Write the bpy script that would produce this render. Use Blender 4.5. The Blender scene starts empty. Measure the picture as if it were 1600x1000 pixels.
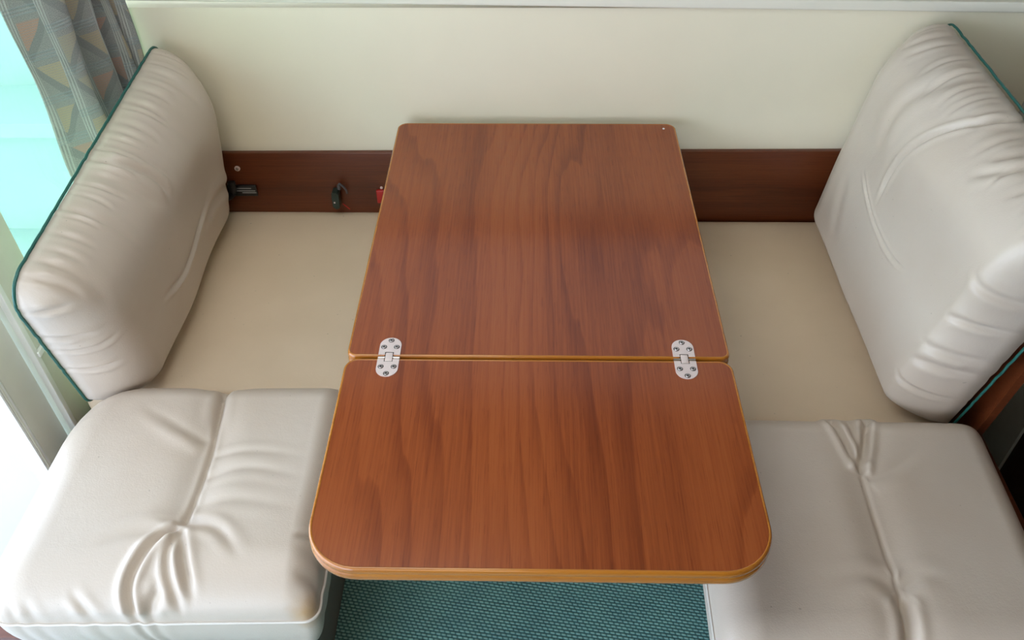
import bpy, bmesh, math, random
import numpy as np
from mathutils import Vector, Matrix

# ------------------------------------------------------------------ camera, world, exposure
scene = bpy.context.scene
col = scene.collection
FPX, PITCH, ROLL, YAW, EYE = 1317.67, math.radians(43.1455), math.radians(-0.509), math.radians(1.3277), 1.582

def cam_axes():
    cp, sp = math.cos(PITCH), math.sin(PITCH)
    fwd = np.array([0, cp, -sp]); up = np.array([0, sp, cp]); rt = np.array([1., 0, 0])
    rt2 = math.cos(ROLL)*rt + math.sin(ROLL)*up
    up2 = -math.sin(ROLL)*rt + math.cos(ROLL)*up
    Z = np.array([[math.cos(YAW), -math.sin(YAW), 0], [math.sin(YAW), math.cos(YAW), 0], [0, 0, 1]])
    return Z@rt2, Z@up2, Z@fwd
RT, UP, FW = cam_axes()
CAM = np.array([0, 0, EYE])
def ray(u, v):
    return RT*((u-800)/FPX) + UP*((500-v)/FPX) + FW
def hit(u, v, origin, normal):
    d = ray(u, v); o = np.array(origin); n = np.array(normal)
    return CAM + d*(((o-CAM)@n)/(d@n))

cd = bpy.data.cameras.new('camera'); cam = bpy.data.objects.new('camera', cd); col.objects.link(cam)
cd.sensor_fit = 'HORIZONTAL'; cd.sensor_width = 36; cd.lens = FPX*36/1600; cd.clip_start = 0.02
cam.matrix_world = Matrix(((RT[0], UP[0], -FW[0], 0), (RT[1], UP[1], -FW[1], 0), (RT[2], UP[2], -FW[2], EYE), (0, 0, 0, 1)))
scene.camera = cam

world = bpy.data.worlds.new('sky'); scene.world = world; world.use_nodes = True
bg = world.node_tree.nodes['Background']
bg.inputs['Color'].default_value = (0.76, 0.90, 1.10, 1); bg.inputs['Strength'].default_value = 3.2
vs = scene.view_settings
vs.view_transform = 'Standard'; vs.look = 'None'; vs.gamma = 1; vs.use_curve_mapping = False
vs.exposure = 0.76

# ------------------------------------------------------------------ materials
def newmat(name):
    m = bpy.data.materials.new(name); m.use_nodes = True
    nt = m.node_tree
    return m, nt, nt.nodes['Principled BSDF']
def N(nt, typ, **kw):
    n = nt.nodes.new(typ)
    for k, v in kw.items(): setattr(n, k, v)
    return n
def ramp(nt, fac, stops, interp='LINEAR'):
    r = N(nt, 'ShaderNodeValToRGB'); r.color_ramp.interpolation = interp
    e = r.color_ramp.elements
    while len(e) < len(stops): e.new(0.5)
    for el, (p, c) in zip(e, stops):
        el.position = p; el.color = (*c, 1) if len(c) == 3 else c
    nt.links.new(fac, r.inputs[0]); return r.outputs[0]
def math_n(nt, op, a, b=None, c=None):
    n = N(nt, 'ShaderNodeMath', operation=op)
    for i, x in enumerate((a, b, c)):
        if x is None: continue
        if isinstance(x, (int, float)): n.inputs[i].default_value = x
        else: nt.links.new(x, n.inputs[i])
    return n.outputs[0]
def mixc(nt, fac, a, b, blend='MIX'):
    n = N(nt, 'ShaderNodeMix', data_type='RGBA', blend_type=blend)
    for s, x in ((0, fac), (6, a), (7, b)):
        if isinstance(x, (int, float)): n.inputs[s].default_value = x
        elif isinstance(x, tuple): n.inputs[s].default_value = (*x, 1)
        else: nt.links.new(x, n.inputs[s])
    return n.outputs[2]
def mapping(nt, vec, scale=(1, 1, 1), loc=(0, 0, 0), rot=(0, 0, 0)):
    m = N(nt, 'ShaderNodeMapping'); m.inputs['Scale'].default_value = scale
    m.inputs['Location'].default_value = loc; m.inputs['Rotation'].default_value = rot
    nt.links.new(vec, m.inputs[0]); return m.outputs[0]
def noise(nt, vec, scale, detail=3, rough=0.5, dist=0):
    n = N(nt, 'ShaderNodeTexNoise'); n.inputs['Scale'].default_value = scale
    n.inputs['Detail'].default_value = detail; n.inputs['Roughness'].default_value = rough
    n.inputs['Distortion'].default_value = dist
    nt.links.new(vec, n.inputs['Vector']); return n.outputs[0]
def pos(nt):
    return N(nt, 'ShaderNodeNewGeometry').outputs['Position']
def bump(nt, bsdf, h, strength, dist):
    b = N(nt, 'ShaderNodeBump'); b.inputs['Strength'].default_value = strength; b.inputs['Distance'].default_value = dist
    nt.links.new(h, b.inputs['Height']); nt.links.new(b.outputs[0], bsdf.inputs['Normal'])

def plain(name, c, rough=0.5, metal=0, var=0.06, spec=0.5):
    m, nt, b = newmat(name)
    n = noise(nt, pos(nt), 9, 4)
    c2 = tuple(max(0, x*(1-2*var)) for x in c)
    nt.links.new(ramp(nt, n, [(0.3, c2), (0.7, c)]), b.inputs['Base Color'])
    b.inputs['Roughness'].default_value = rough; b.inputs['Metallic'].default_value = metal
    b.inputs['Specular IOR Level'].default_value = spec
    return m

def leather(name, base, soil, rough=0.42, stain=None):
    m, nt, b = newmat(name)
    p = pos(nt)
    n1 = noise(nt, p, 5, 4); n2 = noise(nt, p, 60, 3)
    c = ramp(nt, n1, [(0.32, soil), (0.62, base)])
    spk = noise(nt, p, 130, 1)
    sp = ramp(nt, spk, [(0.785, (0, 0, 0)), (0.82, (1, 1, 1))])
    c = mixc(nt, math_n(nt, 'MULTIPLY', sp, 0.45), c, (0.25, 0.2, 0.15))
    if stain:
        vd = N(nt, 'ShaderNodeVectorMath', operation='DISTANCE'); nt.links.new(p, vd.inputs[0]); vd.inputs[1].default_value = stain
        d = math_n(nt, 'ADD', vd.outputs['Value'], math_n(nt, 'MULTIPLY', n2, 0.02))
        s = ramp(nt, d, [(0.016, (0.65,)*3), (0.046, (0,)*3)])
        c = mixc(nt, s, c, (0.48, 0.26, 0.07))
    nt.links.new(c, b.inputs['Base Color'])
    b.inputs['Roughness'].default_value = rough
    b.inputs['Specular IOR Level'].default_value = 0.45
    h = math_n(nt, 'ADD', math_n(nt, 'MULTIPLY', noise(nt, p, 420, 2), 0.5), math_n(nt, 'MULTIPLY', n2, 0.6))
    bump(nt, b, h, 0.10, 0.004)
    return m

def wood(name, stops, rings=10, along='Y', sc=1.0, gloss=0.22, coat=0.5, seed=0, fib=0.5, lin=14, fx=2.6, fy=0.5):
    m, nt, b = newmat(name)
    p = pos(nt)
    if along == 'X': p = mapping(nt, p, rot=(0, 0, math.pi/2))
    if along == 'Z': p = mapping(nt, p, rot=(math.pi/2, 0, 0))
    base = noise(nt, mapping(nt, p, (fx*sc, fy*sc, fx*sc), (seed, seed*1.7, 0)), 1.0, 1.5, 0.4)
    wob = noise(nt, mapping(nt, p, (34*sc, 3*sc, 34*sc), (seed, 0, 0)), 1.0, 2)
    fine = noise(nt, mapping(nt, p, (330*sc, 5*sc, 330*sc)), 1.0, 3, 0.6)
    pore = noise(nt, mapping(nt, p, (800*sc, 22*sc, 800*sc)), 1.0, 1)
    band = noise(nt, mapping(nt, p, (9*sc, 0.4*sc, 9*sc), (seed*3, 0, 0)), 1.0, 2)
    sx = N(nt, 'ShaderNodeSeparateXYZ'); nt.links.new(p, sx.inputs[0])
    r = math_n(nt, 'ADD', math_n(nt, 'MULTIPLY', base, rings*2.2), math_n(nt, 'MULTIPLY', wob, 0.8))
    r = math_n(nt, 'ADD', r, math_n(nt, 'MULTIPLY', sx.outputs[0], lin))
    fr = math_n(nt, 'FRACT', r)
    # late wood: slow rise, sharp fall
    ring = math_n(nt, 'POWER', fr, 3.2)
    ring = math_n(nt, 'MULTIPLY', ring, math_n(nt, 'SUBTRACT', 1.0, math_n(nt, 'POWER', fr, 18)))
    v = math_n(nt, 'SUBTRACT', 0.60, math_n(nt, 'MULTIPLY', ring, math_n(nt, 'MULTIPLY', noise(nt, mapping(nt, p, (14*sc, 0.7*sc, 14*sc), (seed*2, 0, 0)), 1.0, 2), 0.5)))
    v = math_n(nt, 'ADD', v, math_n(nt, 'MULTIPLY', math_n(nt, 'SUBTRACT', fine, 0.5), fib))
    v = math_n(nt, 'ADD', v, math_n(nt, 'MULTIPLY', math_n(nt, 'SUBTRACT', band, 0.5), 0.55))
    v = math_n(nt, 'SUBTRACT', v, math_n(nt, 'MULTIPLY', math_n(nt, 'GREATER_THAN', pore, 0.63), 0.10))
    nt.links.new(ramp(nt, v, stops), b.inputs['Base Color'])
    b.inputs['Roughness'].default_value = gloss + 0.12
    b.inputs['Coat Weight'].default_value = coat; b.inputs['Coat Roughness'].default_value = gloss
    b.inputs['Specular IOR Level'].default_value = 0.35
    return m

M = {}
M['leather'] = leather('cream_leather', (0.60, 0.515, 0.43), (0.565, 0.47, 0.38), 0.36, stain=(-0.300, 0.574, 0.474))
M['leather_flat'] = leather('beige_vinyl', (0.73, 0.575, 0.405), (0.68, 0.53, 0.365), 0.5)
M['piping_green'] = plain('green_piping', (0.012, 0.12, 0.095), 0.5)
M['piping_cream'] = plain('cream_piping', (0.72, 0.67, 0.6), 0.45)
M['stitch'] = plain('seam_thread', (0.30, 0.25, 0.2), 0.8)
M['wall'] = plain('cream_wall_panel', (0.84, 0.77, 0.60), 0.38, var=0.015)
M['sill'] = plain('cream_sill', (0.84, 0.80, 0.69), 0.4, var=0.015)
M['ceiling'] = plain('ceiling_cream', (0.48, 0.38, 0.26), 0.7, var=0.02)
M['table'] = wood('varnished_teak', [(0.05, (0.09, 0.014, 0.003)), (0.35, (0.205, 0.041, 0.009)), (0.6, (0.30, 0.069, 0.016)), (0.95, (0.385, 0.108, 0.027))], rings=7, gloss=0.13, coat=0.2, lin=21, fx=3.2, fy=0.85, seed=3.1)
M['edge'] = wood('golden_edging', [(0.1, (0.22, 0.06, 0.005)), (0.5, (0.42, 0.14, 0.012)), (0.95, (0.56, 0.22, 0.028))], rings=6, along='X', gloss=0.12, coat=0.8, seed=8.2)
M['edge_side'] = M['edge']
M['trim'] = wood('dark_mahogany', [(0.1, (0.036, 0.008, 0.002)), (0.5, (0.105, 0.023, 0.006)), (0.95, (0.18, 0.047, 0.013))], rings=5, along='X', gloss=0.25, coat=0.3, seed=5.5)
M['darkwood'] = wood('dark_bulkhead_wood', [(0.1, (0.02, 0.006, 0.003)), (0.5, (0.05, 0.016, 0.007)), (0.95, (0.09, 0.03, 0.012))], rings=5, along='Z', gloss=0.3, coat=0.2, seed=1.5)
M['midwood'] = wood('teak_panelling', [(0.1, (0.12, 0.04, 0.015)), (0.5, (0.24, 0.09, 0.035)), (0.95, (0.33, 0.15, 0.06))], rings=5, along='Z', gloss=0.3, coat=0.2, seed=4.5)
M['steel'] = plain('brushed_steel', (0.92, 0.77, 0.73), 0.42, 0.45, 0.05)
M['screw'] = plain('screw_steel', (0.60, 0.54, 0.50), 0.28, 1.0, 0.05)
M['slot'] = plain('recess_shade', (0.02, 0.012, 0.01), 0.7)  # near-black colour standing in for shade in hinge and screw gaps
M['base'] = plain('seat_base_laminate', (0.19, 0.16, 0.135), 0.5)
M['alu'] = plain('door_frame_paint', (0.72, 0.73, 0.62), 0.45, var=0.05)
M['alu_bright'] = plain('aluminium_rail', (0.9, 0.92, 0.88), 0.35, 0.1)
M['grey'] = plain('grey_panel', (0.62, 0.61, 0.55), 0.5)
M['deck'] = plain('white_gelcoat', (0.47, 0.54, 0.60), 0.5, var=0.02)
M['roof'] = plain('sky_blocker_grey', (0.45, 0.46, 0.46), 0.6, var=0.02)  # for the added roof that blocks sky light
M['black'] = plain('black_plastic', (0.012, 0.012, 0.013), 0.35)
M['plug'] = plain('dark_green_plastic', (0.015, 0.03, 0.022), 0.35)
M['red'] = plain('red_plastic', (0.45, 0.015, 0.012), 0.4)
M['cable'] = plain('grey_cable', (0.09, 0.085, 0.09), 0.45)
M['print'] = plain('pale_print', (0.35, 0.35, 0.34), 0.6)
M['white'] = plain('white_cap', (0.85, 0.83, 0.8), 0.4)

def glass(name, tint, gloss=0.06):
    m, nt, b = newmat(name)
    nt.nodes.remove(b)
    tr = N(nt, 'ShaderNodeBsdfTransparent'); tr.inputs[0].default_value = (*tint, 1)
    gl = N(nt, 'ShaderNodeBsdfGlossy'); gl.inputs['Roughness'].default_value = 0.02
    lw = N(nt, 'ShaderNodeLayerWeight')
    fz = math_n(nt, 'ADD', 0.03, math_n(nt, 'MULTIPLY', math_n(nt, 'POWER', lw.outputs['Facing'], 5.0), 0.7))
    mx = N(nt, 'ShaderNodeMixShader')
    nt.links.new(fz, mx.inputs[0]); nt.links.new(tr.outputs[0], mx.inputs[1]); nt.links.new(gl.outputs[0], mx.inputs[2])
    nt.links.new(mx.outputs[0], nt.nodes['Material Output'].inputs[0])
    return m
M['teal_glass'] = glass('teal_tinted_glass', (0.80, 0.98, 0.80))
M['smoke_glass'] = glass('smoked_glass', (0.42, 0.41, 0.39))
M['fill_hatch_glass'] = glass('fill_hatch_acrylic', (0.98, 0.92, 0.84))  # tint warms the light of the added hatch
M['fill_window_glass'] = glass('warm_fill_tint_glass', (1.0, 0.90, 0.74))  # warm tint put in to colour the added front light

def carpet():
    m, nt, b = newmat('teal_woven_carpet')
    p = pos(nt)
    s = N(nt, 'ShaderNodeSeparateXYZ'); nt.links.new(p, s.inputs[0])
    x, y = s.outputs[0], s.outputs[1]
    row = math_n(nt, 'DIVIDE', math_n(nt, 'ADD', y, math_n(nt, 'MULTIPLY', x, 0.16)), 0.0068)
    ri = math_n(nt, 'FLOOR', row)
    rf = math_n(nt, 'FRACT', row)
    xx = math_n(nt, 'ADD', math_n(nt, 'DIVIDE', x, 0.0108), math_n(nt, 'MULTIPLY', ri, 0.37))
    xf = math_n(nt, 'FRACT', xx)
    a = math_n(nt, 'SINE', math_n(nt, 'MULTIPLY', rf, math.pi))
    c = math_n(nt, 'SINE', math_n(nt, 'MULTIPLY', xf, math.pi))
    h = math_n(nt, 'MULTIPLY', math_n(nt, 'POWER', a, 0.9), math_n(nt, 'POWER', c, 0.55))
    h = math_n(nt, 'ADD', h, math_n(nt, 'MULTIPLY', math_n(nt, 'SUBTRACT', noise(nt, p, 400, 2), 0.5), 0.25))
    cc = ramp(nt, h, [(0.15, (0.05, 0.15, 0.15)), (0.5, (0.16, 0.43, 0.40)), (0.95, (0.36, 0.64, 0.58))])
    cc = mixc(nt, ramp(nt, noise(nt, p, 12, 2), [(0.4, (0, 0, 0)), (0.7, (0.25,)*3)]), cc, (0.02, 0.10, 0.16))
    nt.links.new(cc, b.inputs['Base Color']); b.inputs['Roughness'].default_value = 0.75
    bump(nt, b, h, 0.6, 0.003)
    return m
M['carpet'] = carpet()

def curtain_mat():
    m, nt, b = newmat('woven_curtain_fabric')
    uv = N(nt, 'ShaderNodeUVMap').outputs[0]
    s = N(nt, 'ShaderNodeSeparateXYZ'); nt.links.new(uv, s.inputs[0])
    u, v = s.outputs[0], s.outputs[1]           # metres along the cloth, metres up
    CW, CH = 0.062, 0.078
    cu = math_n(nt, 'DIVIDE', u, CW); ci = math_n(nt, 'FLOOR', cu); cf = math_n(nt, 'FRACT', cu)
    cv = math_n(nt, 'ADD', math_n(nt, 'DIVIDE', v, CH), math_n(nt, 'MULTIPLY', ci, 0.5))
    vi = math_n(nt, 'FLOOR', cv); vf = math_n(nt, 'FRACT', cv)
    # triple ribs on the column edge
    rib_zone = math_n(nt, 'LESS_THAN', cf, 0.26)
    rib = math_n(nt, 'MULTIPLY', rib_zone, math_n(nt, 'ADD', 0.5, math_n(nt, 'MULTIPLY', math_n(nt, 'SINE', math_n(nt, 'MULTIPLY', cf, 2*math.pi*3/0.26)), 0.5)))
    # triangle filling part of the cell
    tu = math_n(nt, 'DIVIDE', math_n(nt, 'SUBTRACT', cf, 0.30), 0.66)
    tv = math_n(nt, 'DIVIDE', math_n(nt, 'SUBTRACT', vf, 0.25), 0.62)
    flip = math_n(nt, 'MODULO', math_n(nt, 'ABSOLUTE', vi), 2.0)
    tu2 = math_n(nt, 'ABSOLUTE', math_n(nt, 'SUBTRACT', tu, flip))
    tri = math_n(nt, 'MULTIPLY', math_n(nt, 'GREATER_THAN', tv, tu2), math_n(nt, 'MULTIPLY', math_n(nt, 'LESS_THAN', tv, 1.0), math_n(nt, 'GREATER_THAN', tu2, 0.0)))
    tri = math_n(nt, 'MULTIPLY', tri, math_n(nt, 'SUBTRACT', 1.0, rib_zone))
    # stitched bands under each triangle
    bz = math_n(nt, 'LESS_THAN', vf, 0.22)
    band = math_n(nt, 'MULTIPLY', bz, math_n(nt, 'ADD', 0.5, math_n(nt, 'MULTIPLY', math_n(nt, 'SINE', math_n(nt, 'MULTIPLY', vf, 2*math.pi*3/0.22)), 0.5)))
    cid = math_n(nt, 'FRACT', math_n(nt, 'MULTIPLY', math_n(nt, 'SINE', math_n(nt, 'ADD', math_n(nt, 'MULTIPLY', ci, 12.99), math_n(nt, 'MULTIPLY', vi, 4.7))), 43.7))
    tcol = ramp(nt, cid, [(0.0, (0.52, 0.43, 0.29)), (0.45, (0.55, 0.33, 0.25)), (0.75, (0.46, 0.42, 0.32))], 'CONSTANT')
    weave = math_n(nt, 'MULTIPLY', math_n(nt, 'SINE', math_n(nt, 'MULTIPLY', u, 4200)), math_n(nt, 'SINE', math_n(nt, 'MULTIPLY', v, 3400)))
    ground = ramp(nt, noise(nt, uv, 700, 2), [(0.35, (0.27, 0.28, 0.28)), (0.65, (0.44, 0.44, 0.42))])
    dash = math_n(nt, 'ADD', 0.62, math_n(nt, 'MULTIPLY', math_n(nt, 'SINE', math_n(nt, 'MULTIPLY', v, 2*math.pi/0.0042)), 0.22))
    shade2 = math_n(nt, 'MULTIPLY', math_n(nt, 'LESS_THAN', tv, tu2), math_n(nt, 'GREATER_THAN', tv, math_n(nt, 'SUBTRACT', tu2, 0.42)))
    ground = mixc(nt, math_n(nt, 'MULTIPLY', shade2, 0.4), ground, (0.20, 0.22, 0.22))
    c = mixc(nt, math_n(nt, 'MULTIPLY', tri, dash), ground, tcol)
    c = mixc(nt, math_n(nt, 'MULTIPLY', rib, 0.75), c, (0.58, 0.61, 0.59))
    c = mixc(nt, math_n(nt, 'MULTIPLY', band, 0.5), c, (0.33, 0.40, 0.43))
    nt.links.new(c, b.inputs['Base Color']); b.inputs['Roughness'].default_value = 0.85
    b.inputs['Specular IOR Level'].default_value = 0.15
    hh = math_n(nt, 'ADD', math_n(nt, 'ADD', rib, band), math_n(nt, 'MULTIPLY', weave, 0.25))
    bump(nt, b, hh, 0.5, 0.0015)
    return m
M['curtain'] = curtain_mat()

# ------------------------------------------------------------------ object helpers
def link(name, me, mat=None, parent=None, smooth=False, sharp=None):
    o = bpy.data.objects.new(name, me); col.objects.link(o)
    if mat is not None and not me.materials: me.materials.append(M[mat] if isinstance(mat, str) else mat)
    if parent is not None: o.parent = parent
    if smooth:
        me.polygons.foreach_set('use_smooth', [True]*len(me.polygons))
        if sharp: me.set_sharp_from_angle(angle=math.radians(sharp))
    return o
def bm_obj(name, bm, mat, parent=None, smooth=False, sharp=None):
    me = bpy.data.meshes.new(name); bmesh.ops.recalc_face_normals(bm, faces=bm.faces[:]); bm.to_mesh(me); bm.free()
    return link(name, me, mat, parent, smooth, sharp)
def empty(name, loc=(0, 0, 0)):
    o = bpy.data.objects.new(name, None); o.location = loc; o.empty_display_size = 0.05; col.objects.link(o); return o
def tag(o, label, cat, group=None):
    o['label'] = label; o['category'] = cat
    if group: o['group'] = group
    return o
def structure(o, label=None):
    o['kind'] = 'structure'
    if label: o['label'] = label
    return o
def boxbm(bm, lo, hi):
    r = bmesh.ops.create_cube(bm, size=1)
    for v in r['verts']:
        v.co = Vector([lo[i] + (v.co[i]+0.5)*(hi[i]-lo[i]) for i in range(3)])
    return r['verts']
def box(name, lo, hi, mat, parent=None, bev=0.0):
    bm = bmesh.new(); boxbm(bm, lo, hi)
    if bev: bmesh.ops.bevel(bm, geom=bm.edges[:], offset=bev, segments=3, affect='EDGES', profile=0.5)
    return bm_obj(name, bm, mat, parent, bool(bev), 35 if bev else None)
def tube_bm(bm, pts, r, n=8, closed=False, taper=None):
    pts = [Vector(p) for p in pts]; L = len(pts); rings = []
    up = Vector((0.31, 0.17, 0.93)).normalized()
    for i, p in enumerate(pts):
        a = pts[i-1] if (i > 0 or closed) else p
        b = pts[(i+1) % L] if (i < L-1 or closed) else p
        t = (b-a).normalized()
        s = t.cross(up)
        if s.length < 1e-4: s = t.cross(Vector((1, 0, 0)))
        s.normalize(); w = s.cross(t)
        rr = r*(taper[i] if taper else 1)
        rings.append([bm.verts.new(p + (s*math.cos(k*2*math.pi/n) + w*math.sin(k*2*math.pi/n))*rr) for k in range(n)])
    for i in range(L if closed else L-1):
        A, B = rings[i], rings[(i+1) % L]
        for k in range(n): bm.faces.new((A[k], A[(k+1) % n], B[(k+1) % n], B[k]))
    if not closed:
        bm.faces.new(rings[0]); bm.faces.new(rings[-1])
def tube(name, pts, r, mat, parent=None, n=8, closed=False, taper=None):
    bm = bmesh.new(); tube_bm(bm, pts, r, n, closed, taper)
    return bm_obj(name, bm, mat, parent, True, 50)
def cyl_bm(bm, c, axis, r, h, n=20, r2=None):
    axis = Vector(axis).normalized(); q = Vector((0, 0, 1)).rotation_difference(axis)
    res = bmesh.ops.create_cone(bm, cap_ends=True, segments=n, radius1=r, radius2=r if r2 is None else r2, depth=h)
    for v in res['verts']: v.co = q @ v.co + Vector(c)

def round_poly(pts, radii, seg=10):
    """closed polygon with rounded corners; returns points, plus the index of each corner's middle"""
    out, mids = [], []
    n = len(pts)
    for i in range(n):
        p = np.array(pts[i], float); a = np.array(pts[i-1], float); b = np.array(pts[(i+1) % n], float)
        r = radii[i]; da = (a-p)/np.linalg.norm(a-p); db = (b-p)/np.linalg.norm(b-p)
        ang = math.acos(max(-1, min(1, da@db))); t = r/math.tan(ang/2)
        bis = (da+db)/np.linalg.norm(da+db); c = p + bis*(r/math.sin(ang/2))
        s = p+da*t-c; e = p+db*t-c
        a0 = math.atan2(s[1], s[0]); a1 = math.atan2(e[1], e[0]); d = (a1-a0+math.pi) % (2*math.pi)-math.pi
        mids.append(len(out)+seg//2)
        for k in range(seg+1):
            th = a0+d*k/seg; out.append(c+r*np.array([math.cos(th), math.sin(th)]))
    return np.array(out), mids

def resample(P, ts):
    d = np.r_[0, np.cumsum(np.linalg.norm(np.diff(P, axis=0), axis=1))]; d /= d[-1]
    return np.stack([np.interp(ts, d, P[:, k]) for k in range(P.shape[1])], 1)

def polyline_dist(A, B, P):
    """distance, arc fraction and side of grid points (A,B) to polyline P"""
    best = np.full(A.shape, 1e9); frac = np.zeros(A.shape); side = np.zeros(A.shape)
    seg = np.linalg.norm(np.diff(P, axis=0), axis=1); cum = np.r_[0, np.cumsum(seg)]; tot = cum[-1]
    for i in range(len(P)-1):
        p, q = P[i], P[i+1]; d = q-p; L2 = d@d+1e-12
        t = np.clip(((A-p[0])*d[0]+(B-p[1])*d[1])/L2, 0, 1)
        dx = A-(p[0]+t*d[0]); dy = B-(p[1]+t*d[1]); dist = np.hypot(dx, dy)
        m = dist < best
        best = np.where(m, dist, best); frac = np.where(m, (cum[i]+t*seg[i])/tot, frac)
        side = np.where(m, np.sign(d[0]*dy-d[1]*dx), side)
    return best, frac, side

def smooth_line(P, n=24):
    P = np.array(P, float)
    if len(P) < 3: return resample(P, np.linspace(0, 1, 6))
    ext = np.vstack([2*P[0]-P[1], P, 2*P[-1]-P[-2]]); out = []
    for i in range(1, len(ext)-2):
        p0, p1, p2, p3 = ext[i-1:i+3]
        for t in np.linspace(0, 1, 7)[:-1]:
            out.append(0.5*((2*p1)+(-p0+p2)*t+(2*p0-5*p1+4*p2-p3)*t*t+(-p0+3*p1-3*p2+p3)*t**3))
    out.append(P[-1]); return np.array(out)

rng = np.random.default_rng(7)
def vnoise(A, B, sc, seed):
    r = np.random.default_rng(seed); out = np.zeros_like(A)
    for k in range(7):
        th = r.uniform(0, 2*math.pi); f = sc*r.uniform(0.6, 1.6); out += np.sin((A*math.cos(th)+B*math.sin(th))*f+r.uniform(0, 6.28))
    return out/3.5

class Cushion:
    """gathered leather cushion: outline in a local plane, a puffed face and a boxed border behind it"""
    def __init__(s, origin, ax, bx, outline, radii, H, R, depth, n=(150, 150), lumps=0.003, seed=1, bulge=0.006, pw=2.0, inset=0.006):
        s.o = np.array(origin, float); s.ax = np.array(ax, float)/np.linalg.norm(ax); s.bx = np.array(bx, float)
        s.bx = s.bx-s.ax*(s.bx@s.ax); s.bx /= np.linalg.norm(s.bx); s.nx = np.cross(s.ax, s.bx)
        s.H, s.R, s.depth, s.n, s.lumps, s.seed, s.bulge, s.pw = H, R, depth, n, lumps, seed, bulge, pw
        s.inset = inset
        s.out, s.mid = round_poly(outline, radii); s.creases = []
    def local(s, u, v, h):
        p = hit(u, v, s.o+s.nx*h, s.nx)-s.o; return np.array([p@s.ax, p@s.bx])
    def crease(s, px, depth, w, ridge=0.0, side=0, h=None, taper=(0.15, 0.25), local=False):
        P = np.array(px, float) if local else np.array([s.local(u, v, s.H*0.8 if h is None else h) for u, v in px])
        s.creases.append((smooth_line(P), depth, w, ridge, side, taper))
    def gathers(s, edge, lo, hi, count, length, depth, w, seed=3):
        """short folds running in from one edge (0 bottom, 1 +a side, 2 top, 3 -a side)"""
        r = np.random.default_rng(seed)
        for k in range(count):
            t = lo+(hi-lo)*(k+0.5+r.uniform(-0.35, 0.35))/count
            p = resample(s.side[edge], np.array([t]))[0]; p2 = resample(s.side[edge], np.array([min(1, t+0.01)]))[0]
            d = p2-p; d /= np.linalg.norm(d); inn = np.array([-d[1], d[0]])
            c = s.out.mean(0)
            if (c-p)@inn < 0: inn = -inn
            L = length*r.uniform(0.55, 1.35); sk = d*r.uniform(-0.5, 0.5)*L
            s.creases.append((smooth_line([p-inn*0.004, p+inn*L*0.5+sk*0.3, p+inn*L+sk]), depth*r.uniform(0.5, 1.3), w*r.uniform(0.7, 1.3), depth*0.5, 0, (0.0, 0.6)))
    def split(s):
        O, m = s.out, s.mid; n = len(O)
        def seq(i, j):
            return O[[(k % n) for k in range(i, j+1 if j > i else j+n+1)]]
        # outline order: (-a,-b) (+a,-b) (+a,+b) (-a,+b)
        s.side = [seq(m[0], m[1]), seq(m[1], m[2]), seq(m[3], m[2]) if m[3] < m[2] else seq(m[2], m[3])[::-1], seq(m[3], m[0])[::-1]]
    def build(s, name, mat, parent=None):
        nu, nv = s.n
        def sp(n): 
            t = np.linspace(0, 1, n+1); return 0.55*t+0.45*(1-np.cos(math.pi*t))/2
        us, vs_ = sp(nu), sp(nv)
        Bt, Rt, Tp, Lf = resample(s.side[0], us), resample(s.side[1], vs_), resample(s.side[2], us), resample(s.side[3], vs_)
        U, V = np.meshgrid(us, vs_, indexing='ij'); U3, V3 = U[..., None], V[..., None]
        C = (1-V3)*Bt[:, None]+V3*Tp[:, None]+(1-U3)*Lf[None]+U3*Rt[None] \
            - ((1-U3)*(1-V3)*Bt[0]+U3*(1-V3)*Bt[-1]+(1-U3)*V3*Tp[0]+U3*V3*Tp[-1])
        A, B = C[..., 0], C[..., 1]
        wa = np.linalg.norm(C[-1]-C[0], axis=1)[None, :]; wb = np.linalg.norm(C[:, -1]-C[:, 0], axis=1)[:, None]
        def g(t, pw=s.pw):
            t = np.clip(t, 0, 1); return np.maximum(1e-9, 1-(1-t)**pw)**(1/pw)
        R = s.R
        Hh = s.H*g(V*wb/R[0])*g((1-U)*wa/R[1])*g((1-V)*wb/R[2])*g(U*wa/R[3])
        edge = np.minimum(np.minimum(V*wb, (1-V)*wb), np.minimum(U*wa, (1-U)*wa))
        Hh = Hh+s.lumps*vnoise(A, B, 16, s.seed)*np.clip(edge/0.05, 0, 1)
        P = s.o+A[..., None]*s.ax+B[..., None]*s.bx+Hh[..., None]*s.nx
        # surface normals, then folds pushed along them
        du = np.gradient(P, axis=0); dv = np.gradient(P, axis=1); nn = np.cross(du, dv)
        nn /= np.linalg.norm(nn, axis=2, keepdims=True)+1e-12
        D = np.zeros_like(A)
        for line, dep, w, rid, side, tp in s.creases:
            d, f, sd = polyline_dist(A, B, line)
            t0 = np.clip(f/tp[0], 0, 1) if tp[0] > 0 else 1.0
            t1 = np.clip((1-f)/tp[1], 0, 1) if tp[1] > 0 else 1.0
            k = t0*t1; k = k*k*(3-2*k)
            # soft cap so the rounded line ends do not dig in
            D += k*(-dep*np.exp(-(d/w)**2))
            if rid:
                rr = rid*np.exp(-((d-2.0*w)/(1.3*w))**2)
                if side: rr = rr*(0.5+0.5*sd*side)
                D += k*rr
        D *= np.clip(edge/0.006, 0.25, 1)
        P = P+nn*D[..., None]
        verts = list(map(tuple, P.reshape(-1, 3))); idx = lambda i, j: i*(nv+1)+j
        faces = [(idx(i, j), idx(i+1, j), idx(i+1, j+1), idx(i, j+1)) for i in range(nu) for j in range(nv)]
        loop = [(i, 0) for i in range(nu)]+[(nu, j) for j in range(nv)]+[(i, nv) for i in range(nu, 0, -1)]+[(0, j) for j in range(nv, 0, -1)]
        prev = [idx(*q) for q in loop]; L = len(loop)
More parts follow.
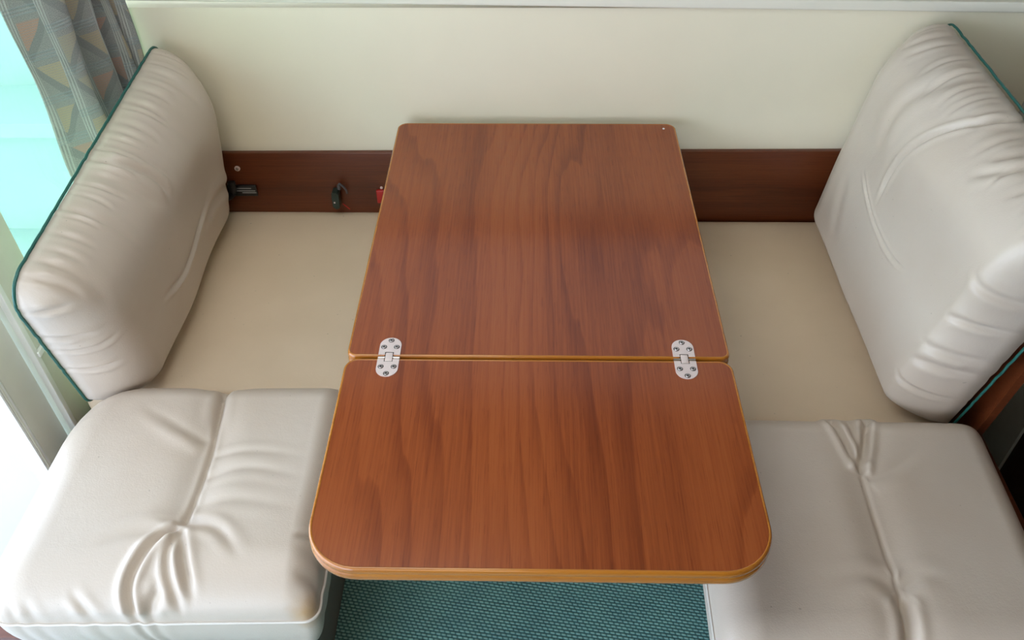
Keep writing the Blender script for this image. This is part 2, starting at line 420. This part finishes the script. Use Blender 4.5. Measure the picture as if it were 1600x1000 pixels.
        cen = s.out.mean(0); c3 = s.o+cen[0]*s.ax+cen[1]*s.bx
        rim = np.array([verts[k] for k in prev]); s.rim = rim
        for k in range(1, 7):
            t = k/6; bl = s.bulge*math.sin(math.pi*t)-s.inset*t*t**0.5
            ring = []
            for q in rim:
                dirv = q-c3; dirv = dirv-s.nx*(dirv@s.nx); dirv /= np.linalg.norm(dirv)
                ring.append(len(verts)); verts.append(tuple(q-s.nx*s.depth*t+dirv*bl))
            for a in range(L):
                b = (a+1) % L; faces.append((prev[b], prev[a], ring[a], ring[b]))
            prev = ring
        verts.append(tuple(c3-s.nx*s.depth)); ci = len(verts)-1
        for a in range(L): faces.append((prev[(a+1) % L], prev[a], ci))
        me = bpy.data.meshes.new(name); me.from_pydata(verts, [], faces); me.update()
        s.obj = link(name, me, mat, parent, True)
        s.P = P
        return s.obj
    def pipe(s, name, r, mat, parent, off=0.0, step=3):
        pts = []
        cen = s.out.mean(0); c3 = s.o+cen[0]*s.ax+cen[1]*s.bx
        for q in s.rim[::step]:
            d = q-c3; d = d-s.nx*(d@s.nx); d /= np.linalg.norm(d); pts.append(q+d*r*0.5-s.nx*off)
        return tube(name, pts, r, mat, parent, 6, True)

# ------------------------------------------------------------------ the room
YW = 1.56       # face of the back wall
XL = -0.85      # glazed side
structure(box('floor', (-0.87, -1.7, -0.03), (2.0, 1.75, 0.0), 'carpet'))
wb_ = structure(box('wall_back', (-0.90, YW, 0.0), (1.01, YW+0.04, 0.925), 'wall'))
o = box('trim_1', (-0.84, YW-0.012, 0.36), (0.84, YW, 0.618), 'trim', bev=0.0015)
for v in o.data.vertices:
    if v.co.z > 0.5: v.co.z += 0.008*v.co.x
structure(o, 'dark varnished wood board low on the cream wall')
o = box('trim_2', (-0.90, YW-0.008, 0.931), (1.01, YW+0.16, 0.951), 'sill', bev=0.003)
for v in o.data.vertices: v.co.z -= 0.013*v.co.x
structure(o, 'cream sill along the top of the wall panel')
# upper back wall with a smoked window above the sill
bm = bmesh.new()
boxbm(bm, (-0.90, YW+0.13, 0.945), (1.01, YW+0.17, 1.12)); boxbm(bm, (-0.90, YW+0.13, 1.74), (1.01, YW+0.17, 1.95))
boxbm(bm, (-0.90, YW+0.13, 1.12), (-0.72, YW+0.17, 1.74)); boxbm(bm, (0.72, YW+0.13, 1.12), (1.01, YW+0.17, 1.74))
structure(bm_obj('wall_back_upper', bm, 'trim'))
w2 = empty('window_2', (0, YW+0.15, 1.12)); structure(w2)
p = box('window_pane', (-0.72, YW+0.147, 1.12), (0.72, YW+0.153, 1.74), 'smoke_glass', None); p.parent = w2; p.matrix_parent_inverse = Matrix.Translation(w2.location).inverted()
HX0, HX1, HY0, HY1 = -0.80, -0.05, 0.15, 1.18      # unseen roof hatch, added to light the seats from above
bm = bmesh.new()
boxbm(bm, (-0.95, -1.75, 1.95), (HX0, 1.80, 1.99)); boxbm(bm, (HX1, -1.75, 1.95), (2.0, 1.80, 1.99))
boxbm(bm, (HX0, -1.75, 1.95), (HX1, HY0, 1.99)); boxbm(bm, (HX0, HY1, 1.95), (HX1, 1.80, 1.99))
structure(bm_obj('ceiling', bm, 'ceiling'))
w4 = empty('fill_hatch', (HX0, HY0, 1.97)); structure(w4)
p = box('window_pane', (HX0, HY0, 1.968), (HX1, HY1, 1.974), 'fill_hatch_glass'); p.parent = w4; p.matrix_parent_inverse = Matrix.Translation(w4.location).inverted()
# right bulkhead and the dark passage panel beside it
structure(box('wall_right', (1.0, 1.105, 0.0), (1.04, YW+0.14, 1.95), 'grey'))
structure(box('wall_right_passage', (1.005, -1.7, 0.0), (1.045, 1.103, 1.95), 'darkwood'))
# wooden wall behind the camera, with an unseen window added for front light
bm = bmesh.new()
boxbm(bm, (-0.87, -1.70, 0.0), (2.0, -1.66, 0.85)); boxbm(bm, (-0.87, -1.70, 1.75), (2.0, -1.66, 1.95))
boxbm(bm, (-0.87, -1.70, 0.85), (-0.80, -1.66, 1.75)); boxbm(bm, (0.0, -1.70, 0.85), (2.0, -1.66, 1.75))
structure(bm_obj('wall_front', bm, 'midwood'))
w3 = empty('fill_window', (0, -1.68, 0.85)); structure(w3)
p = box('window_pane', (-0.80, -1.683, 0.85), (0.0, -1.677, 1.75), 'fill_window_glass'); p.parent = w3; p.matrix_parent_inverse = Matrix.Translation(w3.location).inverted()

def child(o, parent):
    o.parent = parent; o.matrix_parent_inverse = Matrix.Translation(parent.location).inverted(); return o

# glazed side on the left: fixed tinted pane, door stile, open doorway
w1 = empty('window_1', (XL, 1.3, 0.30)); structure(w1)
child(box('window_pane', (XL-0.003, 1.075, 0.34), (XL+0.003, 1.57, 1.86), 'teal_glass'), w1)
child(box('window_frame', (XL-0.02, 0.999, 0.0), (XL+0.012, 1.084, 1.95), 'alu', bev=0.002), w1)
child(box('glazing_bead', (XL+0.004, 0.990, 0.0), (XL+0.016, 1.001, 1.95), 'alu_bright', bev=0.001), w1)
child(box('bottom_rail', (XL-0.02, 1.084, 0.0), (XL+0.012, 1.57, 0.34), 'alu', bev=0.002), w1)
child(box('top_rail', (XL-0.02, 1.084, 1.86), (XL+0.012, 1.57, 1.95), 'alu', bev=0.002), w1)
d1 = empty('door_1', (XL, 0.95, 0.0)); structure(d1)
child(box('door_stile', (XL-0.035, 0.921, 0.0), (XL-0.006, 0.990, 1.95), 'alu', bev=0.002), d1)
for k, (y, w, mm) in enumerate(((0.9150, 0.004, 'alu_bright'), (0.9090, 0.003, 'alu'), (0.9040, 0.004, 'alu_bright'))):
    child(box('door_track', (XL-0.03, y-w/2, 0.0), (XL-0.004+0.002*(k % 2), y+w/2, 1.95), mm), d1)
child(box('latch_plate', (XL+0.012, 0.9965, 0.552), (XL+0.019, 1.018, 0.563), 'alu_bright', bev=0.001), w1)

# cockpit outside
dk = structure(box('deck', (-4.2, -4.0, -0.30), (-0.88, 5.0, -0.22), 'deck', bev=0.004), 'white moulded cockpit deck outside the glazing')
structure(box('sky_blocker_roof', (-2.25, -4.0, 1.96), (-0.90, 5.0, 2.02), 'roof', bev=0.004), 'unseen roof added over the cockpit to block the high sky')  # added out of view to keep high sky light off the cushions
bm = bmesh.new()
boxbm(bm, (-2.9, 2.38, -0.22), (-1.0, 2.75, 0.19)); boxbm(bm, (-2.9, 2.31, 0.19), (-1.0, 2.56, 0.24)); boxbm(bm, (-2.9, 2.56, 0.19), (-1.0, 2.72, 1.2))
o = bm_obj('cockpit_locker', bm, 'deck'); tag(o, 'white moulded cockpit locker seen through the teal glass', 'locker')

# ------------------------------------------------------------------ folding table
TZ, TT = 0.70, 0.026
TX0, TX1 = -0.2645, 0.2995
table = empty('folding_table', (0.0175, 1.15, 0.0)); tag(table, 'varnished teak folding dinette table with golden edging and two steel hinges', 'table')
PROFILE = [(-0.006, 0.0), (-0.0005, -0.0002), (0.0, -0.0006)]
def leaf(x0, x1, y0, y1, radii, name):
    ins = 0.0052
    out, _ = round_poly([(x0+ins, y0+ins), (x1-ins, y0+ins), (x1-ins, y1-ins), (x0+ins, y1-ins)], radii, 14)
    bm = bmesh.new()
    t = [bm.verts.new((*p, TZ)) for p in out]; b = [bm.verts.new((*p, TZ-TT+0.002)) for p in out]
    bm.faces.new(t); bm.faces.new(b[::-1]); n = len(t)
    for i in range(n): bm.faces.new((t[i], b[i], b[(i+1) % n], t[(i+1) % n]))
    lf = child(bm_obj(name, bm, 'table'), table)
    # moulded edging swept round the leaf
    prof = [(0.0002, 0.0), (0.0022, 0.0006), (0.0045, -0.0006), (0.0062, -0.0034), (0.0066, -0.0068), (0.0056, -0.0092), (0.0050, -0.0102),
            (0.0060, -0.0115), (0.0072, -0.0145), (0.0074, -0.0185), (0.0062, -0.0225), (0.0035, -0.0252), (0.0002, -0.026)]
    bm = bmesh.new(); rings = []
    for i in range(n):
        a, c = out[i-1], out[(i+1) % n]; tg = (c-a)/np.linalg.norm(c-a); nr = np.array([tg[1], -tg[0]])
        rings.append([bm.verts.new((*(out[i]+nr*u*0.72), TZ+z)) for u, z in prof])
    for i in range(n):
        A, B = rings[i], rings[(i+1) % n]
        for k in range(len(prof)-1): bm.faces.new((A[k], A[k+1], B[k+1], B[k]))
        bm.faces.new((A[-1], A[0], B[0], B[-1]))
    e = bm_obj('edge_band', bm, 'edge', None, True, 60)
    e.parent = lf; e.matrix_parent_inverse = (Matrix.Translation(table.location)).inverted() @ Matrix.Identity(4)
    e['label'] = 'golden varnished moulded edging'
    return lf
YH = 0.8595
lb = leaf(TX0, TX1, YH+0.0012, 1.528, [0.010, 0.010, 0.016, 0.016], 'table_leaf'); lb['label'] = 'longer leaf against the wall'
lf_ = leaf(TX0, TX1, 0.513, YH-0.0012, [0.062, 0.062, 0.016, 0.016], 'table_leaf'); lf_['label'] = 'shorter leaf with broad rounded corners'
for e in (lb.children[0], lf_.children[0]):
    e.matrix_parent_inverse = Matrix.Translation(table.location).inverted()
    # parts are unscaled and unrotated: keep world placement equal to mesh placement
bpy.context.view_layer.update()
for l_ in (lb, lf_):
    for e in l_.children: e.matrix_parent_inverse = l_.matrix_world.inverted()

# hinges
def stadium(cx, cy, w, l, n=12):
    r = w/2; s = l/2-r
    return [(cx+r*math.cos(t), cy+s+r*math.sin(t)) for t in np.linspace(0, math.pi, n)] + [(cx+r*math.cos(t), cy-s+r*math.sin(t)) for t in np.linspace(math.pi, 2*math.pi, n)]
def extrude_poly(bm, pts, z0, z1):
    t = [bm.verts.new((*p, z1)) for p in pts]; b = [bm.verts.new((*p, z0)) for p in pts]
    bm.faces.new(t); bm.faces.new(b[::-1])
    for i in range(len(t)): bm.faces.new((t[i], b[i], b[(i+1) % len(t)], t[(i+1) % len(t)]))
def half_plate(sgn, cx):
    w, l, g = 0.0318, 0.0790, 0.0045; r = w/2; s = l/2-r
    th = np.linspace(0, math.pi, 18)
    pts = [(cx+r*math.cos(t), YH+sgn*(s+r*math.sin(t))) for t in th]
    lw, ld = 0.0128, 0.0098      # notch for the knuckle
    pts += [(cx-r, YH+sgn*g), (cx-lw/2, YH+sgn*g), (cx-lw/2, YH+sgn*ld), (cx+lw/2, YH+sgn*ld), (cx+lw/2, YH+sgn*g), (cx+r, YH+sgn*g)]
    bm = bmesh.new(); extrude_poly(bm, pts, TZ-0.001, TZ+0.0011); return bm
def screw(parent, x, y, rot):
    bm = bmesh.new(); cyl_bm(bm, (0, 0, 0.0004), (0, 0, 1), 0.0034, 0.0010, 20, 0.0030)
    s = bm_obj('screw', bm, 'screw', None, True, 40)
    s.parent = parent; s.matrix_parent_inverse = parent.matrix_world.inverted(); s.location = (x, y, TZ+0.0012); s.rotation_euler = (0, 0, rot)
    return s
def screw_extra(x, y, rot):
    """flat dark faces painting the shade of countersink ring and cross slot"""
    bm = bmesh.new()
    o_, i_ = [], []
    for k in range(20):
        a = 2*math.pi*k/20; o_.append(bm.verts.new((x+0.0043*math.cos(a), y+0.0043*math.sin(a), TZ+0.00125))); i_.append(bm.verts.new((x+0.0034*math.cos(a), y+0.0034*math.sin(a), TZ+0.00125)))
    for k in range(20): bm.faces.new((o_[k], o_[(k+1) % 20], i_[(k+1) % 20], i_[k]))
    for q in (0, math.pi/2):
        c, s = math.cos(rot+q), math.sin(rot+q)
        pts = [(-0.0018, -0.0006), (0.0018, -0.0006), (0.0018, 0.0006), (-0.0018, 0.0006)]
        bm.faces.new([bm.verts.new((x+c*a-s*b, y+s*a+c*b, TZ+0.00225)) for a, b in pts])
    return bm
for cx in (-0.2005, 0.2305):
    hg = empty('hinge', (cx, YH, TZ)); hg.parent = table; hg.matrix_parent_inverse = Matrix.Translation(table.location).inverted()
    hg['label'] = 'flush stainless steel table hinge with six screws'
    bpy.context.view_layer.update()
    for sg in (1, -1):
        pl = bm_obj('hinge_plate', half_plate(sg, cx), 'steel'); pl.parent = hg; pl.matrix_parent_inverse = hg.matrix_world.inverted()
    rs = box('knuckle_gap_shade', (cx-0.0066, YH-0.0102, TZ-0.001), (cx+0.0066, YH+0.0102, TZ+0.0003), 'slot'); rs.parent = hg; rs.matrix_parent_inverse = hg.matrix_world.inverted()  # raised dark box painting the shade around the knuckle
    kn = box('knuckle', (cx-0.0052, YH-0.0086, TZ-0.001), (cx+0.0052, YH+0.0086, TZ+0.0009), 'steel', bev=0.0004); kn.parent = hg; kn.matrix_parent_inverse = hg.matrix_world.inverted()
    bm = bmesh.new()
    for sx in (-1, 1): cyl_bm(bm, (cx+sx*0.0108, YH, TZ-0.0022), (1, 0, 0), 0.0030, 0.0100, 14)
    pn = bm_obj('hinge_pin', bm, 'screw', None, True, 40); pn.parent = hg; pn.matrix_parent_inverse = hg.matrix_world.inverted()
    for sg in (1, -1):
        for dx, dy in ((0, 0.0335), (-0.0094, 0.0200), (0.0094, 0.0200)):
            rot = random.Random(int(cx*1000)+sg*7+int(dx*5000)).uniform(0, 1.5)
            screw(hg, cx+dx, YH+sg*dy, rot)
            rc = bm_obj('screw_gap_shade', screw_extra(cx+dx, YH+sg*dy, rot), 'slot'); rc.parent = hg; rc.matrix_parent_inverse = hg.matrix_world.inverted()
bm = bmesh.new(); cyl_bm(bm, (0.2735, 1.506, TZ+0.0006), (0, 0, 1), 0.0022, 0.0012, 12); child(bm_obj('screw_cap', bm, 'white'), table)
bm = bmesh.new(); cyl_bm(bm, (0.0175, 1.18, 0.34), (0, 0, 1), 0.030, 0.66, 28); child(bm_obj('pedestal', bm, 'steel', None, True, 40), table)
bm = bmesh.new(); cyl_bm(bm, (0.0175, 1.18, 0.006), (0, 0, 1), 0.085, 0.012, 32); child(bm_obj('pedestal_foot', bm, 'steel', None, True, 40), table)
bm = bmesh.new(); cyl_bm(bm, (0.0175, 1.18, 0.668), (0, 0, 1), 0.085, 0.012, 32); child(bm_obj('mounting_plate', bm, 'steel', None, True, 40), table)

# ------------------------------------------------------------------ seats
def seat_base(x0, x1, label):
    e = empty('storage_bench', ((x0+x1)/2, 1.05, 0)); tag(e, label, 'bench')
    child(box('base_box', (x0, 0.60, 0.0), (x1, YW-0.013, 0.345), 'base', bev=0.003), e)
    child(box('base_lid', (x0, 0.59, 0.345), (x1, YW-0.013, 0.362), 'trim', bev=0.002), e)
    return e
seat_base(-0.83, -0.370, 'dark grey boxed bench below the cushions by the curtain')
seat_base(0.370, 0.84, 'dark grey boxed bench below the cushions by the dark passage')

ZSL, ZSR = 0.465, 0.452
def flat_seat(x0, x1, y0, y1, zt, label, mat='leather_flat', rr=0.02):
    c = Cushion((0, 0, zt-0.016), (1, 0, 0), (0, 1, 0), [(x0, y0), (x1, y0), (x1, y1), (x0, y1)], [rr]*4, 0.016, [0.03]*4, zt-0.016-0.3625, (50, 60), 0.0012, 5, 0.004)
    c.split(); o = c.build('seat_pad', mat); tag(o, label, 'cushion')
    return c
flat_seat(-0.80, -0.300, 0.998, YW-0.004, ZSL, 'flat beige vinyl seat pad below the backrest beside the curtain')
flat_seat(0.335, 0.735, 0.942, YW-0.016, ZSR, 'flat beige vinyl seat pad below the backrest beside the grey panel')

# puffed seat cushion on the curtain side
c = Cushion((0, 0, 0.462), (1, 0, 0), (0, 1, 0), [(-0.775, 0.560), (-0.292, 0.572), (-0.300, 0.986), (-0.762, 0.978)], [0.05, 0.02, 0.02, 0.14], 0.066, [0.085, 0.045, 0.055, 0.085], 0.0995, (250, 220), 0.0025, 11, 0.004, 2.0, 0.02)
c.split()
seam = [(350, 606), (342, 650), (335, 700), (318, 755), (300, 800), (285, 832)]
c.crease(seam, 0.010, 0.030, 0.0, taper=(0.0, 0.05))
c.crease(seam, 0.006, 0.0038, 0.001, taper=(0.0, 0.05))
c.crease([(352, 604), (345, 640), (337, 695)], 0.009, 0.008, 0.003, taper=(0.0, 0.6))
c.crease([(286, 830), (250, 850), (218, 885), (197, 925), (203, 972)], 0.009, 0.0055, 0.005, 0, taper=(0.05, 0.1))
c.crease([(284, 836), (266, 875), (266, 910), (278, 945)], 0.004, 0.005, 0.003)
c.crease([(286, 836), (290, 880), (298, 935)], 0.006, 0.006, 0.003, taper=(0.05, 0.4))
c.crease([(290, 822), (345, 835), (385, 890)], 0.0035, 0.007, 0.0025, taper=(0.05, 0.7))
c.crease([(300, 795), (380, 787), (490, 806)], 0.0018, 0.009, 0.0015, taper=(0.05, 0.9))
c.crease([(318, 752), (395, 738), (500, 756)], 0.002, 0.007, 0.0015, taper=(0.05, 0.9))
c.crease([(330, 718), (410, 712), (505, 724)], 0.0015, 0.006, 0.001, taper=(0.05, 0.9))
c.crease([(282, 835), (215, 838), (140, 862)], 0.0025, 0.010, 0.002, taper=(0.05, 0.7))
c.crease([(334, 700), (290, 678), (215, 634)], 0.0025, 0.009, 0.003, 1, taper=(0.1, 0.75))
c.crease([(215, 985), (235, 950), (262, 925)], 0.004, 0.007, 0.003, h=0.03)
for q in ([(75, 992), (48, 965), (36, 940)], [(155, 992), (112, 965), (85, 945)], [(178, 990), (135, 955), (110, 925)], [(30, 985), (14, 962), (8, 940)]):
    c.crease(q, 0.004, 0.0055, 0.0025, h=0.035, taper=(0.05, 0.5))
c.gathers(1, 0.02, 0.3, 2, 0.04, 0.004, 0.007, 6)
o = c.build('seat_cushion', 'leather'); tag(o, 'puffed cream leather seat cushion with a brown corner stain and radiating folds', 'cushion')
c.pipe('piping', 0.0024, 'piping_cream', o, 0.001)

# puffed seat cushion on the passage side
c = Cushion((0, 0, 0.455), (1, 0, 0), (0, 1, 0), [(0.264, 0.50), (0.742, 0.50), (0.757, 0.924), (0.275, 0.929)], [0.03, 0.03, 0.035, 0.03], 0.060, [0.07, 0.05, 0.045, 0.06], 0.0925, (230, 200), 0.0025, 21, 0.004, 2.0, 0.02)
c.split()
seam = [(1344, 742), (1362, 800), (1382, 865), (1403, 930), (1425, 1010)]
c.crease([(1350, 664), (1345, 740), (1362, 800), (1382, 865), (1403, 930), (1425, 1010)], 0.008, 0.030, 0.0, taper=(0.05, 0.0))
c.crease(seam, 0.004, 0.0034, 0.0, taper=(0.03, 0.0))
c.crease([(1297, 662), (1318, 695), (1343, 738)], 0.005, 0.0055, 0.004, taper=(0.0, 0.1))
c.crease([(1352, 664), (1349, 700), (1344, 745)], 0.007, 0.0055, 0.005, taper=(0.0, 0.1))
c.crease([(1325, 662), (1338, 700), (1344, 740)], 0.003, 0.0045, 0.002, taper=(0.0, 0.2))
c.crease([(1403, 930), (1414, 965), (1425, 1010)], 0.010, 0.008, 0.004, taper=(0.3, 0.0))
c.crease([(1400, 925), (1350, 905), (1280, 925)], 0.002, 0.010, 0.002, taper=(0.05, 0.7))
c.crease([(1404, 922), (1440, 905), (1490, 915)], 0.002, 0.010, 0.002, taper=(0.05, 0.7))
c.crease([(1352, 750), (1390, 740), (1440, 705)], 0.002, 0.009, 0.002, taper=(0.05, 0.7))
o = c.build('seat_cushion', 'leather'); tag(o, 'puffed cream leather seat cushion with a long straight seam, beside the dark passage', 'cushion')
c.pipe('piping', 0.0024, 'piping_cream', o, 0.001)

# backrest on the curtain side: local a runs along -y (so the face looks to +x), b runs up
def backrest(o0, lean, a_sign, outline, radii, H, R, depth, n, seed):
    ax = (0, a_sign, 0); bx = (lean, 0, 1)
    return Cushion(o0, ax, bx, outline, radii, H, R, depth, n, 0.004, seed, -0.006, 2.0, 0.05)
# a_sign=+1 : nx = y x (lean,0,1) = +x
c = backrest((-0.752, 0, 0.477), 0.10, 1, [(0.955, 0.0), (1.548, 0.0), (1.548, 0.395), (0.862, 0.340)], [0.04, 0.03, 0.045, 0.045], 0.112, [0.06, 0.10, 0.12, 0.08], 0.024, (260, 180), 31)
c.split()
c.crease([(312, 315), (297, 360), (272, 425), (240, 470)], 0.003, 0.005, 0.004, 1, h=0.1)
c.crease([(225, 250), (248, 275), (258, 312)], 0.004, 0.007, 0.004, 0, h=0.1)
c.crease([(345, 285), (318, 312), (300, 360)], 0.004, 0.010, 0.003, 0, h=0.09)
c.gathers(2, 0.02, 0.95, 21, 0.036, 0.0030, 0.0045, 8)
c.gathers(2, 0.02, 0.95, 6, 0.09, 0.0025, 0.009, 18)
c.gathers(3, 0.25, 0.95, 4, 0.032, 0.0045, 0.0045, 9)
o = c.build('backrest_cushion', 'leather'); tag(o, 'cream leather backrest cushion with green piping leaning beside the patterned curtain', 'cushion')
c.pipe('piping', 0.0025, 'piping_green', o, 0.003)['label'] = 'dark green piping'

# backrest on the passage side (face looks to -x): a runs along -y
c = Cushion((0.713, 0, 0.467), (0, -1, 0), (0.13, 0, 1), [(-1.548, 0.0), (-0.934, 0.0), (-0.885, 0.44), (-1.548, 0.452)], [0.03, 0.012, 0.05, 0.045], 0.112, [0.04, 0.042, 0.13, 0.10], 0.024, (250, 190), 0.004, 41, -0.006, 2.0, 0.05)
c.split()
c.crease([(1542, 158), (1500, 180), (1452, 215), (1405, 268), (1374, 328)], 0.006, 0.0045, 0.004, h=0.1)
c.crease([(1542, 158), (1500, 180), (1452, 215), (1405, 268), (1374, 328)], 0.004, 0.02, 0.0, h=0.1)
c.crease([(1357, 262), (1364, 310), (1376, 352), (1400, 400), (1432, 434)], 0.003, 0.003, 0.002, h=0.1)
c.crease([(1345, 250), (1318, 320), (1305, 400)], 0.0018, 0.013, 0.0012, h=0.1, taper=(0.5, 0.5))
c.crease([(1470, 100), (1420, 160), (1380, 240)], 0.003, 0.014, 0.003, h=0.1)
c.crease([(1590, 232), (1550, 258), (1505, 275)], 0.003, 0.007, 0.002, h=0.1)
c.crease([(1600, 545), (1560, 545), (1530, 528)], 0.006, 0.008, 0.005, h=0.09)
c.crease([(1585, 580), (1530, 600), (1470, 606)], 0.006, 0.009, 0.005, h=0.09)
c.crease([(1560, 612), (1510, 636), (1460, 640)], 0.005, 0.009, 0.005, h=0.08)
c.gathers(2, 0.03, 0.97, 15, 0.045, 0.0032, 0.0055, 12)
c.gathers(1, 0.05, 0.95, 6, 0.045, 0.004, 0.006, 13)
o = c.build('backrest_cushion', 'leather'); tag(o, 'cream leather backrest cushion with a long diagonal crease leaning on the wooden board', 'cushion')
c.pipe('piping', 0.0022, 'piping_green', o, 0.009)['label'] = 'dark green piping'

# wooden board behind that backrest
bm = bmesh.new()
vv = boxbm(bm, (0, 0.915, 0.365), (0.014, YW-0.014, 0.80))
for v in vv: v.co.x += 0.752+(v.co.z-0.455)*0.13
o = bm_obj('backrest_board', bm, 'trim'); tag(o, 'narrow dark wooden board behind the creased backrest cushion', 'board')

# ------------------------------------------------------------------ curtain
def curtain():
    path = [(1.300, -0.840), (1.318, -0.818), (1.348, -0.776), (1.370, -0.760), (1.381, -0.776), (1.374, -0.806), (1.378, -0.832), (1.402, -0.838), (1.428, -0.806), (1.455, -0.772), (1.472, -0.766),
            (1.480, -0.784), (1.480, -0.812), (1.492, -0.822), (1.508, -0.796), (1.520, -0.762), (1.530, -0.758), (1.538, -0.776), (1.543, -0.768), (1.547, -0.748), (1.550, -0.738)]
    P = smooth_line(path); nP = 150; P = resample(P, np.linspace(0, 1, nP))
    s = np.r_[0, np.cumsum(np.linalg.norm(np.diff(P, axis=0), axis=1))]
    zs = np.linspace(0.68, 1.80, 60); verts = []; faces = []; uvs = []
    for z in zs:
        w = 1-(z-0.5)*0.18
        for i in range(nP):
            y, x = P[i]
            amp = 0.004*math.sin(z*9+i*0.11)+0.003*math.sin(z*23+i*0.3)
            verts.append((-0.812+(x+0.808)*w*0.9+amp*0.6, y+amp*0.6, z)); uvs.append((s[i], z))
    for j in range(len(zs)-1):
        for i in range(nP-1): faces.append((j*nP+i, j*nP+i+1, (j+1)*nP+i+1, (j+1)*nP+i))
    me = bpy.data.meshes.new('curtain'); me.from_pydata(verts, [], faces)
    ul = me.uv_layers.new(name='UVMap')
    for l in me.loops: ul.data[l.index].uv = uvs[l.vertex_index]
    o = link('curtain', me, 'curtain', None, True)
    md = o.modifiers.new('thickness', 'SOLIDIFY'); md.thickness = 0.0014
    return o
cur = empty('curtain', (-0.81, 1.42, 0.5)); tag(cur, 'grey woven curtain patterned with peach and ochre triangles', 'curtain')
cc = curtain(); cc.name = 'curtain_cloth'; child(cc, cur)
rail = box('curtain_rail', (-0.835, 1.28, 1.795), (-0.785, 1.559, 1.812), 'alu_bright', bev=0.002); child(rail, cur)

# ------------------------------------------------------------------ small fittings on the wooden board
YT = YW-0.012
def onboard(u, v): return hit(u, v, (0, YT, 0), (0, 1, 0))
# round screw eye
p = onboard(371, 263); e = empty('screw_eye', tuple(p)); tag(e, 'small metal screw with washer in the wood board', 'screw')
bm = bmesh.new(); cyl_bm(bm, (p[0], YT-0.001, p[2]), (0, -1, 0), 0.0062, 0.002, 20); child(bm_obj('washer', bm, 'steel', None, True, 40), e)
bm = bmesh.new(); cyl_bm(bm, (p[0], YT-0.0035, p[2]), (0, -1, 0), 0.0035, 0.004, 12, 0.0025); child(bm_obj('screw_head', bm, 'screw', None, True, 40), e)
# black label plate
a = onboard(362, 288); b = onboard(404, 304)
e = empty('label_plate', ((a[0]+b[0])/2, YT, b[2])); tag(e, 'black plastic plate with faint pale print lines on the wood board', 'label')
child(box('plate', (a[0]-0.01, YT-0.006, b[2]), (b[0], YT, a[2]), 'black', bev=0.001), e)
hgt = a[2]-b[2]
for k, (f0, f1, zz) in enumerate(((0.05, 0.80, 0.76), (0.05, 0.95, 0.52), (0.40, 0.97, 0.34))):
    x0 = a[0]+(b[0]-a[0])*f0; x1 = a[0]+(b[0]-a[0])*f1; z = b[2]+hgt*zz
    child(box('print_line', (x0, YT-0.0066, z-0.0010), (x1, YT-0.0058, z+0.0010), 'print'), e)
# black hook clip gripping the cushion edge
e = empty('hook_clip', tuple(onboard(352, 292))); tag(e, 'black curved hook clip holding the cushion end beside the printed plate', 'clip')
hk = [onboard(362, 282), onboard(366, 296), onboard(360, 304), onboard(352, 302), onboard(345, 294), onboard(342, 284)]
hk = [np.array([q[0]+0.0, YT-0.006-0.010*i/5, q[2]]) for i, q in enumerate(hk)]
child(tube('hook', smooth_line(hk), 0.0085, 'black', None, 10, False, list(np.linspace(1.0, 0.55, len(smooth_line(hk))))), e)
q = onboard(349, 299); bm = bmesh.new(); cyl_bm(bm, (q[0], YT-0.023, q[2]), (0, -1, 0), 0.003, 0.003, 12); child(bm_obj('rivet', bm, 'steel', None, True, 40), e)
# dark green cable plug
p = onboard(527, 302); e = empty('cable_plug', tuple(p)); tag(e, 'dark green cable plug hanging on the wood board with a looped lead', 'plug')
bm = bmesh.new(); w = 0.0085
out, _ = round_poly([(-w, -0.024), (w*0.75, -0.028), (w, 0.017), (-w*0.9, 0.017)], [0.005]*4, 6)
for yy in (0,):
    t = [bm.verts.new((p[0]+q[0], YT-0.024, p[2]+q[1])) for q in out]; bb = [bm.verts.new((p[0]+q[0], YT-0.003, p[2]+q[1])) for q in out]
    bm.faces.new(t); bm.faces.new(bb[::-1])
    for i in range(len(t)): bm.faces.new((t[i], bb[i], bb[(i+1) % len(t)], t[(i+1) % len(t)]))
bmesh.ops.bevel(bm, geom=[ed for ed in bm.edges if all(v.co.y < YT-0.02 for v in ed.verts)], offset=0.002, segments=2, affect='EDGES')
child(bm_obj('plug_body', bm, 'plug', None, True, 40), e)
q = onboard(531, 284)
ld = [q+np.array([-0.002, -0.012, -0.004]), q+np.array([0.002, -0.014, 0.004]), q+np.array([0.008, -0.012, -0.004]), q+np.array([0.0125, -0.008, -0.016]), q+np.array([0.013, -0.006, -0.026])]
child(tube('lead', smooth_line(ld), 0.0022, 'cable', None, 8), e)
bm = bmesh.new(); cyl_bm(bm, (q[0]-0.001, YT-0.012, q[2]-0.006), (0, 0, 1), 0.004, 0.010, 12); child(bm_obj('plug_neck', bm, 'cable', None, True, 40), e)
q0 = onboard(537, 314); q1 = onboard(548, 323)
child(tube('red_wire', [q0+np.array([0, -0.010, 0]), q1+np.array([0, -0.010, 0])], 0.0011, 'red', None, 6), e)
q = onboard(531, 305); bm = bmesh.new(); cyl_bm(bm, (p[0]-0.003, YT-0.0243, p[2]-0.008), (0, -1, 0), 0.0018, 0.002, 10); child(bm_obj('plug_screw', bm, 'steel'), e)
# red pull tab
p = onboard(596, 303); e = empty('pull_tab', tuple(p)); tag(e, 'red plastic tab screwed to the wood board beside the table edge', 'tab')
child(box('tab', (p[0]-0.010, YT-0.008, p[2]-0.020), (p[0]+0.012, YT, p[2]+0.013), 'red', bev=0.002), e)
bm = bmesh.new(); cyl_bm(bm, (p[0]+0.002, YT-0.001, p[2]+0.017), (0, -1, 0), 0.003, 0.003, 12); child(bm_obj('tab_screw', bm, 'steel'), e)
